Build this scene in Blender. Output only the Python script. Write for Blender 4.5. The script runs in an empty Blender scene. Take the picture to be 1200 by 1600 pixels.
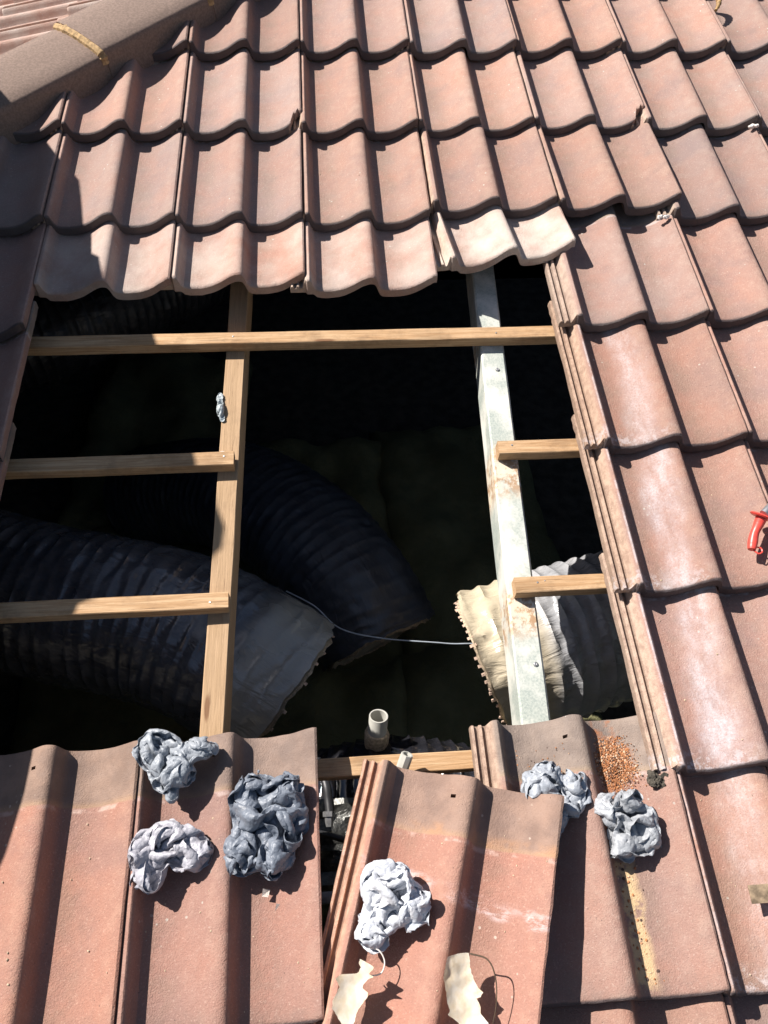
import bpy, bmesh, math, random
import numpy as np
from mathutils import Matrix, Vector, noise
rnd = random.Random(7)
S = bpy.context.scene
C = S.collection
R_ = math.radians

# ------------------------------------------------------------------ camera
# Roof frame: u across, v up the slope, z off the roof (0 = top of the battens), metres.
TH = R_(16.5)
ROOF = Matrix.Rotation(TH, 4, 'X')
CR = ((0.9972070551106177, -0.06326465256213158, 0.039694747433409),
      (0.036609451817198005, 0.8773059632917282, 0.47853317002102),
      (-0.06509867337552774, -0.4757434503059035, 0.87717178033483))
CP = Vector((0.6318965, -2.2508624, 1.5230593))
camd = bpy.data.cameras.new('camera')
cam = bpy.data.objects.new('camera', camd)
C.objects.link(cam)
S.camera = cam
camd.sensor_fit = 'VERTICAL'
camd.sensor_height = 36.0
camd.lens = 1330 / 1600 * 36
camd.clip_start = 0.02
camd.clip_end = 400
m = Matrix(CR).transposed().to_4x4()
m.translation = CP
cam.matrix_world = ROOF @ m

# ------------------------------------------------------------------ light
SUN = Vector((-0.95, 0.70, 1.0)).normalized()          # towards the sun, roof frame
sw = (ROOF.to_3x3() @ SUN).normalized()
elev = math.asin(sw.z)
azim = math.atan2(sw.x, sw.y)
W = bpy.data.worlds.new('World')
S.world = W
W.use_nodes = True
wn = W.node_tree
sky = wn.nodes.new('ShaderNodeTexSky')
sky.sky_type = 'NISHITA'
sky.sun_disc = False
sky.sun_elevation = elev
sky.sun_rotation = azim
bg = wn.nodes['Background']
bg.inputs['Strength'].default_value = 0.05
wn.links.new(sky.outputs[0], bg.inputs[0])
sl = bpy.data.lights.new('sun', 'SUN')
sl.energy = 5.0
sl.angle = R_(0.53)
sl.color = (1.0, 0.945, 0.89)
so = bpy.data.objects.new('sun', sl)
C.objects.link(so)
so.rotation_euler = sw.to_track_quat('Z', 'Y').to_euler()
so.location = (0, 0, 6)
S.view_settings.view_transform = 'Standard'
S.view_settings.look = 'None'
S.view_settings.exposure = 0.84
S.view_settings.gamma = 1.0
S.render.resolution_x = 768
S.render.resolution_y = 1024

# ------------------------------------------------------------------ node helper
class NT:
    def __init__(s, name):
        s.m = bpy.data.materials.new(name)
        s.m.use_nodes = True
        s.t = s.m.node_tree
        s.b = s.t.nodes['Principled BSDF']
        s.tc = s.n('ShaderNodeTexCoord')
    def n(s, typ, **k):
        x = s.t.nodes.new(typ)
        for a, b in k.items():
            setattr(x, a, b)
        return x
    def l(s, a, b):
        s.t.links.new(a, b)
    def put(s, sock, v):
        if hasattr(v, 'node'):
            s.l(v, sock)
        elif v is not None:
            if isinstance(v, (tuple, list)) and len(v) == 3 and sock.type == 'RGBA':
                v = (*v, 1)
            sock.default_value = v
    def noise(s, scale, detail=4, rough=.55, vec=None, dist=0):
        x = s.n('ShaderNodeTexNoise')
        x.inputs['Scale'].default_value = scale
        x.inputs['Detail'].default_value = detail
        x.inputs['Roughness'].default_value = rough
        x.inputs['Distortion'].default_value = dist
        s.l(vec or s.tc.outputs['Object'], x.inputs['Vector'])
        return x.outputs['Fac']
    def vor(s, scale, vec=None, feature='F1', out='Distance'):
        x = s.n('ShaderNodeTexVoronoi', feature=feature)
        x.inputs['Scale'].default_value = scale
        s.l(vec or s.tc.outputs['Object'], x.inputs['Vector'])
        return x.outputs[out]
    def ramp(s, f, lo, hi, a=0., b=1., smooth=True):
        x = s.n('ShaderNodeMapRange')
        x.interpolation_type = 'SMOOTHSTEP' if smooth else 'LINEAR'
        s.put(x.inputs[0], f)
        x.inputs[1].default_value = lo
        x.inputs[2].default_value = hi
        x.inputs[3].default_value = a
        x.inputs[4].default_value = b
        return x.outputs[0]
    def math(s, op, a, b=0., c=None):
        x = s.n('ShaderNodeMath', operation=op)
        s.put(x.inputs[0], a)
        s.put(x.inputs[1], b)
        if c is not None:
            s.put(x.inputs[2], c)
        return x.outputs[0]
    def mix(s, f, a, b, mode='MIX'):
        x = s.n('ShaderNodeMix', data_type='RGBA', blend_type=mode)
        s.put(x.inputs[0], f)
        s.put(x.inputs[6], a)
        s.put(x.inputs[7], b)
        return x.outputs[2]
    def sep(s, v=None):
        x = s.n('ShaderNodeSeparateXYZ')
        s.l(v or s.tc.outputs['Object'], x.inputs[0])
        return x.outputs
    def mapping(s, scale=(1, 1, 1), loc=(0, 0, 0), rot=(0, 0, 0), vec=None):
        x = s.n('ShaderNodeMapping')
        x.inputs['Scale'].default_value = scale
        x.inputs['Location'].default_value = loc
        x.inputs['Rotation'].default_value = rot
        s.l(vec or s.tc.outputs['Object'], x.inputs[0])
        return x.outputs[0]
    def rndvec(s, k=40.):
        """object coordinates shifted by a random amount per object"""
        oi = s.n('ShaderNodeObjectInfo')
        s.oi = oi
        a = s.n('ShaderNodeVectorMath', operation='ADD')
        s.l(s.tc.outputs['Object'], a.inputs[0])
        r = s.math('MULTIPLY', oi.outputs['Random'], k)
        c = s.n('ShaderNodeCombineXYZ')
        s.l(r, c.inputs[0]); s.l(r, c.inputs[1]); s.l(r, c.inputs[2])
        s.l(c.outputs[0], a.inputs[1])
        return a.outputs[0]
    def bump(s, h, strength=.5, dist=.001, prev=None):
        x = s.n('ShaderNodeBump')
        x.inputs['Strength'].default_value = strength
        x.inputs['Distance'].default_value = dist
        s.put(x.inputs['Height'], h)
        if prev:
            s.l(prev, x.inputs['Normal'])
        return x.outputs[0]
    def fin(s, col=None, rough=None, normal=None, metal=None, spec=None):
        s.put(s.b.inputs['Base Color'], col)
        s.put(s.b.inputs['Roughness'], rough)
        if normal: s.l(normal, s.b.inputs['Normal'])
        if metal is not None: s.put(s.b.inputs['Metallic'], metal)
        if spec is not None: s.put(s.b.inputs['Specular IOR Level'], spec)
        return s.m

M = {}
def mat_tile(name, streak=False, trail=False, smear=False):
    t = NT(name)
    v = t.rndvec()
    x, y, z = t.sep()
    big = t.noise(9, 3, .6, v)
    med = t.noise(45, 4, .6, v)
    fine = t.noise(420, 2, .6, v)
    spk = t.noise(1100, 1, .5, v)
    c = t.mix(t.ramp(big, .3, .7), (.338, .182, .136), (.298, .178, .142))
    c = t.mix(t.math('MULTIPLY', t.ramp(med, .42, .72), .30), c, (.41, .29, .24))
    c = t.mix(t.math('MULTIPLY', t.ramp(t.noise(5.5, 5, .62, v), .46, .70), .55), c, (.22, .155, .145))          # dusty mottling
    c = t.mix(t.math('MULTIPLY', t.ramp(t.noise(22, 4, .7, v), .54, .72), .22), c, (.22, .14, .11))
    # grime that gathers near the exposed foot and beside the rib
    foot = t.ramp(y, .0, .05, 1, 0)
    c = t.mix(t.math('MULTIPLY', foot, t.ramp(med, .3, .7, .1, .5)), c, (.15, .11, .095))
    pan = t.math('MULTIPLY', t.ramp(z, .023, .032, 1, 0), t.ramp(t.noise(14, 5, .7, v), .42, .62))
    c = t.mix(t.math('MULTIPLY', pan, .5), c, (.25, .17, .13))
    # crests wear paler
    c = t.mix(t.math('MULTIPLY', t.ramp(t.noise(330, 3, .7, v), .50, .68), .38), c, (.20, .12, .095))
    c = t.mix(t.math('MULTIPLY', t.ramp(t.noise(260, 3, .7, v), .56, .70), .35), c, (.55, .42, .35))
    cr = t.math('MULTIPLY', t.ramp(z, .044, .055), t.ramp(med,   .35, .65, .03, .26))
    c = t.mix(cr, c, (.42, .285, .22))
    # unpainted head lap with a ragged lower edge, normally covered by the course above
    wob = t.math('ADD', y, t.math('MULTIPLY', t.math('SUBTRACT', t.noise(18, 3, .5, v), .5), .012))
    head = t.ramp(wob, .335, .339)
    hc = t.mix(t.ramp(t.noise(16, 4, .6, v), .35, .65), (.275, .21, .17), (.195, .15, .125))
    hc = t.mix(t.ramp(wob, .350, .336, 0, .4), hc, (.42, .29, .17))
    c = t.mix(head, c, hc)
    line = t.math('MULTIPLY', t.math('MULTIPLY', t.ramp(wob, .327, .331), t.ramp(wob, .339, .334)),
                  t.ramp(t.noise(30, 3, .6, v), .45, .6))
    c = t.mix(t.math('MULTIPLY', line, .5), c, (.55, .48, .44))
    # side interlock: bare pale concrete
    und = t.ramp(x, .004, -.004)
    uc = t.mix(t.ramp(t.noise(60, 4, .7, v), .35, .7), (.50, .36, .27), (.33, .22, .165))
    c = t.mix(und, c, uc)
    groove = t.math('MULTIPLY', und, t.ramp(z, .029, .025))
    c = t.mix(t.math('MULTIPLY', groove, .55), c, (.16, .11, .08))
    # lichen freckles and dark pits
    lv = t.vor(48, v)
    c = t.mix(t.math('MULTIPLY', t.ramp(t.math('ADD', lv, t.math('MULTIPLY', fine, .08)), .17, .12), t.ramp(t.noise(7, 3, .6, v), .54, .66)), c, (.42, .38, .33))
    c = t.mix(t.math('MULTIPLY', t.ramp(t.vor(110, v), .13, .07), t.ramp(t.noise(17, 2, .5, v), .55, .68)), c, (.11, .075, .065))
    # tiny pale grit
    c = t.mix(t.math('MULTIPLY', t.ramp(t.vor(260, v), .10, .04), t.ramp(t.noise(90, 2, .5, v), .55, .66)), c, (.72, .62, .54))
    if streak:       # soft whitish band running down the first roll
        yn = t.math('ADD', x, t.math('MULTIPLY', t.math('SUBTRACT', t.noise(6, 3, .6, v), .5), .07))
        yn = t.math('ADD', yn, t.math('MULTIPLY', y, -.05))
        w = t.math('MULTIPLY', t.ramp(yn, .048, .088), t.ramp(yn, .135, .100))
        w = t.math('MULTIPLY', w, t.ramp(t.noise(22, 6, .72, t.mapping((1, .45, 1), vec=v)), .26, .80))
        w = t.math('MULTIPLY', w, t.ramp(t.noise(240, 3, .7, v), .3, .6, .45, 1))
        w = t.math('MULTIPLY', w, t.ramp(t.noise(3.7, 3, .5, v), .30, .52, .25, 1))
        ft = t.math('MULTIPLY', t.math('MULTIPLY', t.ramp(y, .05, .012), t.ramp(t.noise(70, 4, .7, v), .45, .6)), .6)
        ft = t.math('MULTIPLY', ft, t.ramp(x, .16, .10))
        w = t.math('MAXIMUM', w, ft)
        w = t.math('MAXIMUM', w, t.math('MULTIPLY', t.math('MULTIPLY', t.ramp(x, .003, .006), t.ramp(x, .012, .009)), t.ramp(t.noise(26, 5, .75, v), .36, .6, 0, .6)))
        c = t.mix(t.math('MULTIPLY', w, .72), c, (.62, .60, .63))
    if smear:       # pale scuff drawn across both rolls and a tan patch under the head lap
        yn = t.math('ADD', t.math('ADD', y, t.math('MULTIPLY', x, .10)), t.math('MULTIPLY', t.math('SUBTRACT', t.noise(14, 4, .6, v), .5), .03))
        w = t.math('MULTIPLY', t.ramp(yn, .256, .266), t.ramp(yn, .290, .276))
        w = t.math('MULTIPLY', w, t.math('MULTIPLY', t.ramp(t.noise(55, 4, .75, t.mapping((.5, 1.5, 1), vec=v)), .40, .60), t.ramp(t.noise(11, 2, .5, v), .42, .52)))
        c = t.mix(t.math('MULTIPLY', w, .8), c, (.52, .47, .48))
        w = t.math('MULTIPLY', t.math('MULTIPLY', t.ramp(y, .334, .342), t.ramp(y, .362, .350)), t.ramp(t.noise(13, 4, .6, v), .48, .64))
        c = t.mix(t.math('MULTIPLY', w, .38), c, (.46, .27, .13))
    if trail:       # yellow silt washed down the second pan
        yn = t.math('ADD', x, t.math('MULTIPLY', t.math('SUBTRACT', t.noise(20, 3, .6, v), .5), .03))
        w = t.math('MULTIPLY', t.ramp(yn, .168, .178), t.ramp(yn, .212, .196))
        w = t.math('MULTIPLY', w, t.math('MULTIPLY', t.ramp(y, .30, .24), t.ramp(y, .0, .03)))
        w = t.math('MULTIPLY', w, t.ramp(med, .35, .5))
        c = t.mix(t.math('MULTIPLY', w, .9), c, (.62, .44, .24))
        w = t.math('MULTIPLY', t.math('MULTIPLY', t.ramp(x, .175, .19), t.ramp(x, .25, .225)), t.ramp(y, .26, .31))
        w = t.math('MULTIPLY', w, t.ramp(t.noise(28, 4, .6, v), .4, .55))
        c = t.mix(t.math('MULTIPLY', w, .8), c, (.36, .13, .05))
    oi = t.oi
    c = t.mix(1., c, oi.outputs['Color'], 'MULTIPLY')
    ed = t.math('MULTIPLY', t.ramp(t.math('ADD', y, t.math('MULTIPLY', med, .004)), .0075, .0035), t.ramp(oi.outputs['Alpha'], .7, .85))  # foot face shade plus dirt, painted into the colour
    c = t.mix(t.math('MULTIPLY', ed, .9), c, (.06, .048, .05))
    # pale bloom strength rides in the object's alpha
    al = t.math('SUBTRACT', 1., oi.outputs['Alpha'])
    bl = t.math('MULTIPLY', al, t.ramp(t.noise(9, 5, .6, v), .22, .80))
    c = t.mix(bl, c, (.70, .64, .56))
    h = t.math('ADD', t.math('MULTIPLY', fine, 1.), t.math('MULTIPLY', spk, .5))
    b1 = t.bump(med, .35, .004)
    b1 = t.bump(t.noise(210, 4, .7, v), .45, .0022, b1)
    b2 = t.bump(h, .6, .0014, b1)
    return t.fin(c, t.ramp(med, .3, .7, .62, .85), b2, spec=.35)
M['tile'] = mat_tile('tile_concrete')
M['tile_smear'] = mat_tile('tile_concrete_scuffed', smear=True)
M['tile_streak'] = mat_tile('tile_concrete_streaked', streak=True)
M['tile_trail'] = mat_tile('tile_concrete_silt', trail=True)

def mat_wood(name, a, b, dark, gscale=1., dirt=.3):
    t = NT(name)
    v0 = t.rndvec()
    v = t.mapping((1.2, 30, 30), vec=v0)
    g = t.noise(6 * gscale, 5, .6, v, 1.)
    g2 = t.noise(26, 3, .6, v)
    c = t.mix(t.ramp(g, .35, .65), a, b)
    c = t.mix(t.math('MULTIPLY', t.ramp(g2, .55, .75), .5), c, dark)
    c = t.mix(t.math('MULTIPLY', t.ramp(t.noise(11, 5, .7, v0), .47, .66), dirt), c, dark)
    c = t.mix(t.math('MULTIPLY', t.ramp(t.noise(3.2, 6, .75, t.mapping((2, 60, 60), vec=v0)), .60, .66), .6), c, (.12, .065, .03))
    k = t.vor(3.1, t.mapping((1, 5, 5), vec=v0))
    c = t.mix(t.ramp(k, .10, .05, 0, .8), c, (.16, .07, .03))
    bb = t.bump(t.math('ADD', g, g2), .5, .0015)
    return t.fin(c, .75, t.bump(t.noise(500, 2, .6, v0), .3, .0006, bb), spec=.3)
M['batten'] = mat_wood('batten_pine', (.54, .36, .205), (.40, .235, .115), (.20, .12, .065), 1., .45)
M['rafter'] = mat_wood('rafter_pine', (.45, .30, .175), (.38, .25, .14), (.23, .15, .09), .8)

def mat_painted():
    t = NT('pale_rafter')
    v = t.tc.outputs['Object']
    x, y, z = t.sep()
    c = t.mix(t.ramp(t.noise(220, 3, .7), .4, .65), (.43, .46, .41), (.30, .34, .31))
    c = t.mix(t.ramp(t.noise(7, 5, .7), .40, .66), c, (.70, .68, .61))
    rust = t.math('MULTIPLY', t.ramp(t.noise(38, 6, .75), .46, .58), 1.)
    near = None
    for yy, w in ((1.11, .075), (1.43, .085), (1.80, .04)):
        d = t.ramp(t.math('ABSOLUTE', t.math('SUBTRACT', x, yy)), w, w * .3)
        near = d if near is None else t.math('MAXIMUM', near, d)
    c = t.mix(t.math('MULTIPLY', near, t.ramp(t.noise(24, 4, .6), .35, .6)), c, (.66, .56, .42))
    c = t.mix(t.math('MULTIPLY', t.math('MULTIPLY', rust, near), .8), c, (.33, .17, .07))
    return t.fin(c, .5, t.bump(t.noise(300, 2, .6), .3, .0006), spec=.4)
M['paint'] = mat_painted()

def mat_film(name, col, col2, rough=.3, wr=1., edge=None, spec=1.):
    """thin plastic jacket of a duct: U runs along it, V around"""
    t = NT(name)
    uv = t.tc.outputs['UV']
    gl = t.ramp(t.noise(7, 3, .6), .45, .60)
    w1 = t.noise(11, 4, .55, t.mapping((1.0, 3.2, 1), rot=(0, 0, .5), vec=uv), 1.4)
    w2 = t.noise(70, 3, .6, t.mapping((1, 3, 1), rot=(0, 0, .7), vec=uv), .7)
    c = t.mix(t.ramp(t.noise(12, 4, .6), .35, .7), col, col2)
    c = t.mix(t.math('MULTIPLY', t.ramp(t.noise(60, 4, .7), .58, .72), .4), c, (.12, .09, .07))
    if edge:
        u = t.sep(uv)[0]
        c = t.mix(t.ramp(t.math('ADD', u, t.math('MULTIPLY', t.noise(9), .04)), edge[1], edge[2]), c, edge[0])
    b = t.bump(w1, .7 * wr, .010)
    b = t.bump(w2, .22 * wr, .002, b)
    return t.fin(c, t.math('ADD', t.math('MULTIPLY', gl, .20), rough), b, spec=spec)
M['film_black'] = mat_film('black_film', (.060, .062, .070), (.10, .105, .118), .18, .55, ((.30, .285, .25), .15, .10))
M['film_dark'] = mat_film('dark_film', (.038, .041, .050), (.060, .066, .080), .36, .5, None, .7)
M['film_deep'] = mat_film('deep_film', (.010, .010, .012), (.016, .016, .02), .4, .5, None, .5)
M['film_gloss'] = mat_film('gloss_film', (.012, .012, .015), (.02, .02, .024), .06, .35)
M['film_pale'] = mat_film('pale_film', (.36, .36, .365), (.25, .255, .265), .24, 1., ((.50, .43, .31), .15, .11), .6)
M['liner'] = mat_film('liner', (.42, .36, .26), (.30, .25, .17), .7, .3)

def simple(name, col, rough=.6, scale=80, var=.25, bump=.3, bd=.001, metal=0., spec=.5):
    t = NT(name)
    v = t.rndvec()
    n = t.noise(scale, 4, .6, v)
    c = t.mix(t.ramp(n, .3, .7), tuple(a * (1 - var) for a in col), tuple(min(1, a * (1 + var)) for a in col))
    return t.fin(c, rough, t.bump(t.noise(scale * 3, 3, .6, v), bump, bd), metal=metal, spec=spec)
M['mortar'] = simple('mortar', (.20, .165, .14), .95, 60, .4, .8, .004)
M['mortar_tan'] = simple('mortar_tan', (.42, .28, .14), .95, 90, .35, .8, .003)
M['cap'] = simple('ridge_cap', (.205, .142, .110), .85, 170, .2, .7, .002)
M['pvc'] = simple('grey_plastic', (.44, .43, .385), .4, 30, .1, .1)
M['steel'] = simple('zinc', (.42, .42, .42), .4, 120, .2, .2, metal=.8)
M['red'] = simple('red_plastic', (.74, .075, .055), .38, 60, .12, .15)
M['wire'] = simple('wire_sheath', (.34, .38, .42), .4, 60, .1, .1)
M['black'] = simple('black_rubber', (.02, .02, .022), .45, 60, .2, .2)
M['liner_torn'] = simple('torn_liner', (.46, .36, .25), .85, 150, .35, .6, .002)
M['pink_torn'] = simple('torn_board', (.58, .42, .32), .85, 150, .25, .6, .002)
M['strip'] = simple('strip', (.26, .19, .12), .5, 70, .45, .4, metal=.3)
M['paper'] = simple('paper', (.66, .60, .55), .8, 90, .1, .4)
M['moss'] = simple('moss', (.075, .065, .05), .95, 120, .5, 1., .004)
M['brick'] = simple('brick', (.25, .12, .08), .9, 12, .3, .5, .004)
M['ground'] = simple('ground', (.14, .12, .085), .95, 2, .4, .8, .02)
M['beige'] = simple('shadow_caster_shell', (.55, .50, .41), .5, 8, .08, .1)
def mat_ball():
    t = NT('duct_tape')
    v = t.rndvec()
    n = t.noise(60, 4, .6, v)
    c = t.mix(t.ramp(n, .3, .7), (.88, .90, .92), (1., 1., 1.))
    c = t.mix(t.math('MULTIPLY', t.ramp(t.noise(24, 5, .7, v), .56, .68), .35), c, (.55, .47, .42))
    c = t.mix(1., c, t.oi.outputs['Color'], 'MULTIPLY')
    b = t.bump(t.noise(70, 4, .6, v, 1.), .3, .004)
    b = t.bump(t.vor(95, v, 'DISTANCE_TO_EDGE'), .6, .003, b)
    b = t.bump(t.noise(260, 4, .7, v, 1.5), .4, .0012, b)
    return t.fin(c, .42, b, spec=.5)
M['tape'] = mat_ball()
def mat_leaf():
    t = NT('dry_leaf')
    c = t.mix(t.ramp(t.noise(45, 4, .6), .35, .65), (.90, .85, .74), (.84, .74, .56))
    c = t.mix(t.math('MULTIPLY', t.ramp(t.noise(25, 4, .7), .60, .72), .6), c, (.40, .23, .10))
    t.b.inputs['Subsurface Weight'].default_value = 0.
    return t.fin(c, .6, t.bump(t.noise(120, 4, .6), .5, .002), spec=.35)
M['leaf'] = mat_leaf()
M['twig'] = simple('twig', (.20, .11, .045), .7, 80, .4, .5, .002)
M['stalk'] = simple('stalk', (.07, .045, .025), .6, 80, .3, .3)
M['seed'] = simple('seedpod', (.33, .20, .08), .7, 60, .5, .6, .002)
def mat_gravel():
    t = NT('rust_grit')
    g = t.n('ShaderNodeNewGeometry')
    r = g.outputs['Random Per Island']
    c = t.mix(t.ramp(r, .1, .5), (.20, .07, .028), (.40, .17, .07))
    c = t.mix(t.ramp(r, .78, .9), c, (.60, .42, .28))
    c = t.mix(t.ramp(r, .20, .10), c, (.08, .05, .04))
    return t.fin(c, .8, spec=.3)
M['gravel'] = mat_gravel()
def mat_insul():
    t = NT('insulation')
    c = t.mix(t.ramp(t.noise(5, 4, .6), .35, .65), (.26, .25, .13), (.17, .165, .085))
    return t.fin(c, .95, t.bump(t.noise(60, 5, .7), .9, .01), spec=.1)
M['insul'] = mat_insul()
M['dust'] = simple('ceiling_dust', (.075, .065, .05), .95, 20, .4, .6, .004)

# ------------------------------------------------------------------ objects
def tag(o, label, cat, group=None, kind=None):
    if label: o['label'] = label
    if cat: o['category'] = cat
    if group: o['group'] = group
    if kind: o['kind'] = kind
    return o
def mesh_obj(name, bm, mat, parent=None, M4=None, smooth=35, slots=None):
    me = bpy.data.meshes.new(name)
    bm.normal_update()
    bm.to_mesh(me)
    bm.free()
    for mm in (slots or [mat]):
        me.materials.append(mm)
    if smooth:
        for p in me.polygons: p.use_smooth = True
        me.set_sharp_from_angle(angle=R_(smooth))
    o = bpy.data.objects.new(name, me)
    C.objects.link(o)
    if parent:
        o.parent = parent
        if M4: o.matrix_local = M4
    else:
        o.matrix_world = ROOF @ (M4 or Matrix())
    return o
def thing(name, loc, rot=None, frame=None):
    o = bpy.data.objects.new(name, None)
    o.empty_display_size = .05
    C.objects.link(o)
    o.matrix_world = (frame or ROOF) @ Matrix.Translation(loc) @ (rot or Matrix())
    return o
def box(bm, x0, x1, y0, y1, z0, z1, bev=0., T=None, seg=2):
    r = bmesh.ops.create_cube(bm, size=1)
    vs = r['verts']
    for v in vs:
        v.co = Vector(((x0 + x1) / 2 + v.co.x * (x1 - x0), (y0 + y1) / 2 + v.co.y * (y1 - y0), (z0 + z1) / 2 + v.co.z * (z1 - z0)))
    if bev:
        es = {e for v in vs for e in v.link_edges}
        rr = bmesh.ops.bevel(bm, geom=list(es), offset=bev, segments=seg, affect='EDGES', profile=.6)
        vs = rr['verts']
    if T:
        for v in vs: v.co = T @ v.co
    return vs
def tube(bm, pts, rad, n=10, cap=True):
    pts = [Vector(p) for p in pts]
    if not hasattr(rad, '__len__'): rad = [rad] * len(pts)
    rings = []
    up = Vector((.13, .31, .94))
    for i, p in enumerate(pts):
        d = (pts[min(i + 1, len(pts) - 1)] - pts[max(i - 1, 0)]).normalized()
        a = (up - d * up.dot(d)).normalized()
        up = a
        b = d.cross(a)
        rings.append([bm.verts.new(p + rad[i] * (math.cos(t) * a + math.sin(t) * b)) for t in [2 * math.pi * k / n for k in range(n)]])
    for r, q in zip(rings, rings[1:]):
        for k in range(n):
            bm.faces.new((r[k], r[(k + 1) % n], q[(k + 1) % n], q[k]))
    if cap:
        bm.faces.new(rings[0][::-1]); bm.faces.new(rings[-1])
    return rings
def crom(P, n=12):
    P = [Vector(p) for p in P]
    P = [2 * P[0] - P[1]] + P + [2 * P[-1] - P[-2]]
    out = []
    for i in range(1, len(P) - 2):
        for j in range(n):
            t = j / n
            a, b, c, d = P[i - 1:i + 3]
            out.append(.5 * ((2 * b) + (c - a) * t + (2 * a - 5 * b + 4 * c - d) * t * t + (3 * b - a - 3 * c + d) * t ** 3))
    out.append(P[-2])
    return out
def lin(tab, x):
    return float(np.interp(x, [a for a, b in tab], [b for a, b in tab]))

# ------------------------------------------------------------------ the tile
G = 0.32855           # gauge between courses
TILT = 0.0930
TL = 0.435             # tile length
TOP = [(-.036, .022), (-.0338, .0300), (-.0300, .0302), (-.0284, .0240), (-.0225, .0238), (-.0205, .0312), (-.0160, .0314),
       (-.0145, .0245), (-.0085, .0248), (-.0062, .0318), (-.0015, .0372), (.003, .0412), (.008, .0420), (.0120, .0395), (.0150, .0320), (.0185, .0232), (.0240, .0172),
       (.035, .0149), (.05, .0145), (.062, .0151), (.075, .0172), (.0875, .0208), (.10, .0258), (.11, .0310), (.12, .0370), (.128, .0414), (.135, .0447), (.141, .0466),
       (.147, .0475), (.152, .0472), (.1565, .0455), (.160, .0410), (.1630, .0340), (.1660, .0262), (.1700, .0196), (.1755, .0162), (.185, .0148), (.20, .0145), (.212, .0149),
       (.225, .0166), (.2375, .0198), (.25, .0246), (.26, .0297), (.27, .0357), (.278, .0405), (.285, .0440), (.290, .0460), (.2945, .0470), (.2980, .0468)]
PX = [a for a, b in TOP]
TOP = [(a, b if a < -.003 else b + .0085 + max(0, b - .0145) * .16) for a, b in TOP]
THK = .023
def prof(x):
    return lin(TOP, x)
def under(x):
    if x < .002: return .0125
    return min(max(0., prof(x) - THK), .0125 if x < .016 else 1.)
def make_tile_bm(seed=0, broken=None, hole=True, worn=1.):
    """local frame: x across (0 = left seam), y up the slope from the foot, z off the battens"""
    r = random.Random(seed)
    o = r.random() * 90
    ys = [0, .0012, .0035, .007, .012, .02, .035, .055, .08, .11, .14, .17, .20, .23, .26, .29, .318, .335, .352, .366, .378, .383, .3885, .394, .404, .412, .417, .4195, .42]
    bm = bmesh.new()
    top, bot = [], []
    nx = len(PX)
    for j, y in enumerate(ys):
        rt, rb = [], []
        for i, x in enumerate(PX):
            f = 0.0012 * worn * noise.noise((x * 55, o, 1)) + .0009 * worn * noise.noise((x * 190, o, 5))   # foot line
            if x < 0: f += .006                                                  # interlock stops short of the foot
            if x > .286: f += .0022
            if broken:
                bx, bd = broken
                if x > bx:
                    f += bd * min(1, (x - bx) / .012) * (1 + .25 * noise.noise((x * 160, 2, o)))
            hl = .0016 * noise.noise((x * 40, 8, o))
            yy = f + (TL + hl - f) * (y / .42)
            xx = x
            edge = 0
            if i in (0, nx - 1):
                edge = .0009 * worn * noise.noise((yy * 60, 3, o + i)) + .0006 * noise.noise((yy * 210, 3, o + i))
                xx = x + edge
            zt = prof(x)
            nose = max(0, (.006 - y)) / .006
            if x >= 0: zt -= .0038 * nose ** 2
            hd = max(0, (y - .414)) / .006
            zt -= .0020 * hd ** 2
            zt += .0006 * noise.noise((x * 12 + o, yy * 9, 0))
            if i == nx - 1: zt -= .0018
            zb = under(x) + (.0008 * noise.noise((x * 50, 4, o)) if 0 < j < 4 else 0)
            rt.append(bm.verts.new((xx, yy, zt)))
            rb.append(bm.verts.new((xx, yy, min(zb, zt - .003))))
        top.append(rt); bot.append(rb)
    hi = 24          # grid column of the nail hole
    hj = 21
    for j in range(len(ys) - 1):
        for i in range(nx - 1):
            ish = hole and i == hi and j == hj
            if not ish:
                bm.faces.new((top[j][i], top[j][i + 1], top[j + 1][i + 1], top[j + 1][i]))
                bm.faces.new((bot[j][i], bot[j + 1][i], bot[j + 1][i + 1], bot[j][i + 1]))
            else:
                q = [(j, i), (j, i + 1), (j + 1, i + 1), (j + 1, i)]
                for a, b in zip(q, q[1:] + q[:1]):
                    bm.faces.new((top[b[0]][b[1]], top[a[0]][a[1]], bot[a[0]][a[1]], bot[b[0]][b[1]]))
    n = len(ys) - 1
    for i in range(nx - 1):
        bm.faces.new((bot[0][i], bot[0][i + 1], top[0][i + 1], top[0][i]))
        bm.faces.new((top[n][i], top[n][i + 1], bot[n][i + 1], bot[n][i]))
    for j in range(n):
        bm.faces.new((bot[j + 1][0], bot[j][0], top[j][0], top[j + 1][0]))
        bm.faces.new((top[j + 1][-1], top[j][-1], bot[j][-1], bot[j + 1][-1]))
    return bm
def tile_mesh(name, mat, **k):
    bm = make_tile_bm(**k)
    bm.normal_update()
    me = bpy.data.meshes.new(name)
    bm.to_mesh(me); bm.free()
    me.materials.append(mat)
    for p in me.polygons: p.use_smooth = True
    me.set_sharp_from_angle(angle=R_(38))
    return me
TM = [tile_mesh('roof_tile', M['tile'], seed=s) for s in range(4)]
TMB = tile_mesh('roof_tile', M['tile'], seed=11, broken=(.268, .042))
TMS = tile_mesh('roof_tile', M['tile_streak'], seed=21, worn=2.2)
TMT = tile_mesh('roof_tile', M['tile_trail'], seed=31)

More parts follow.
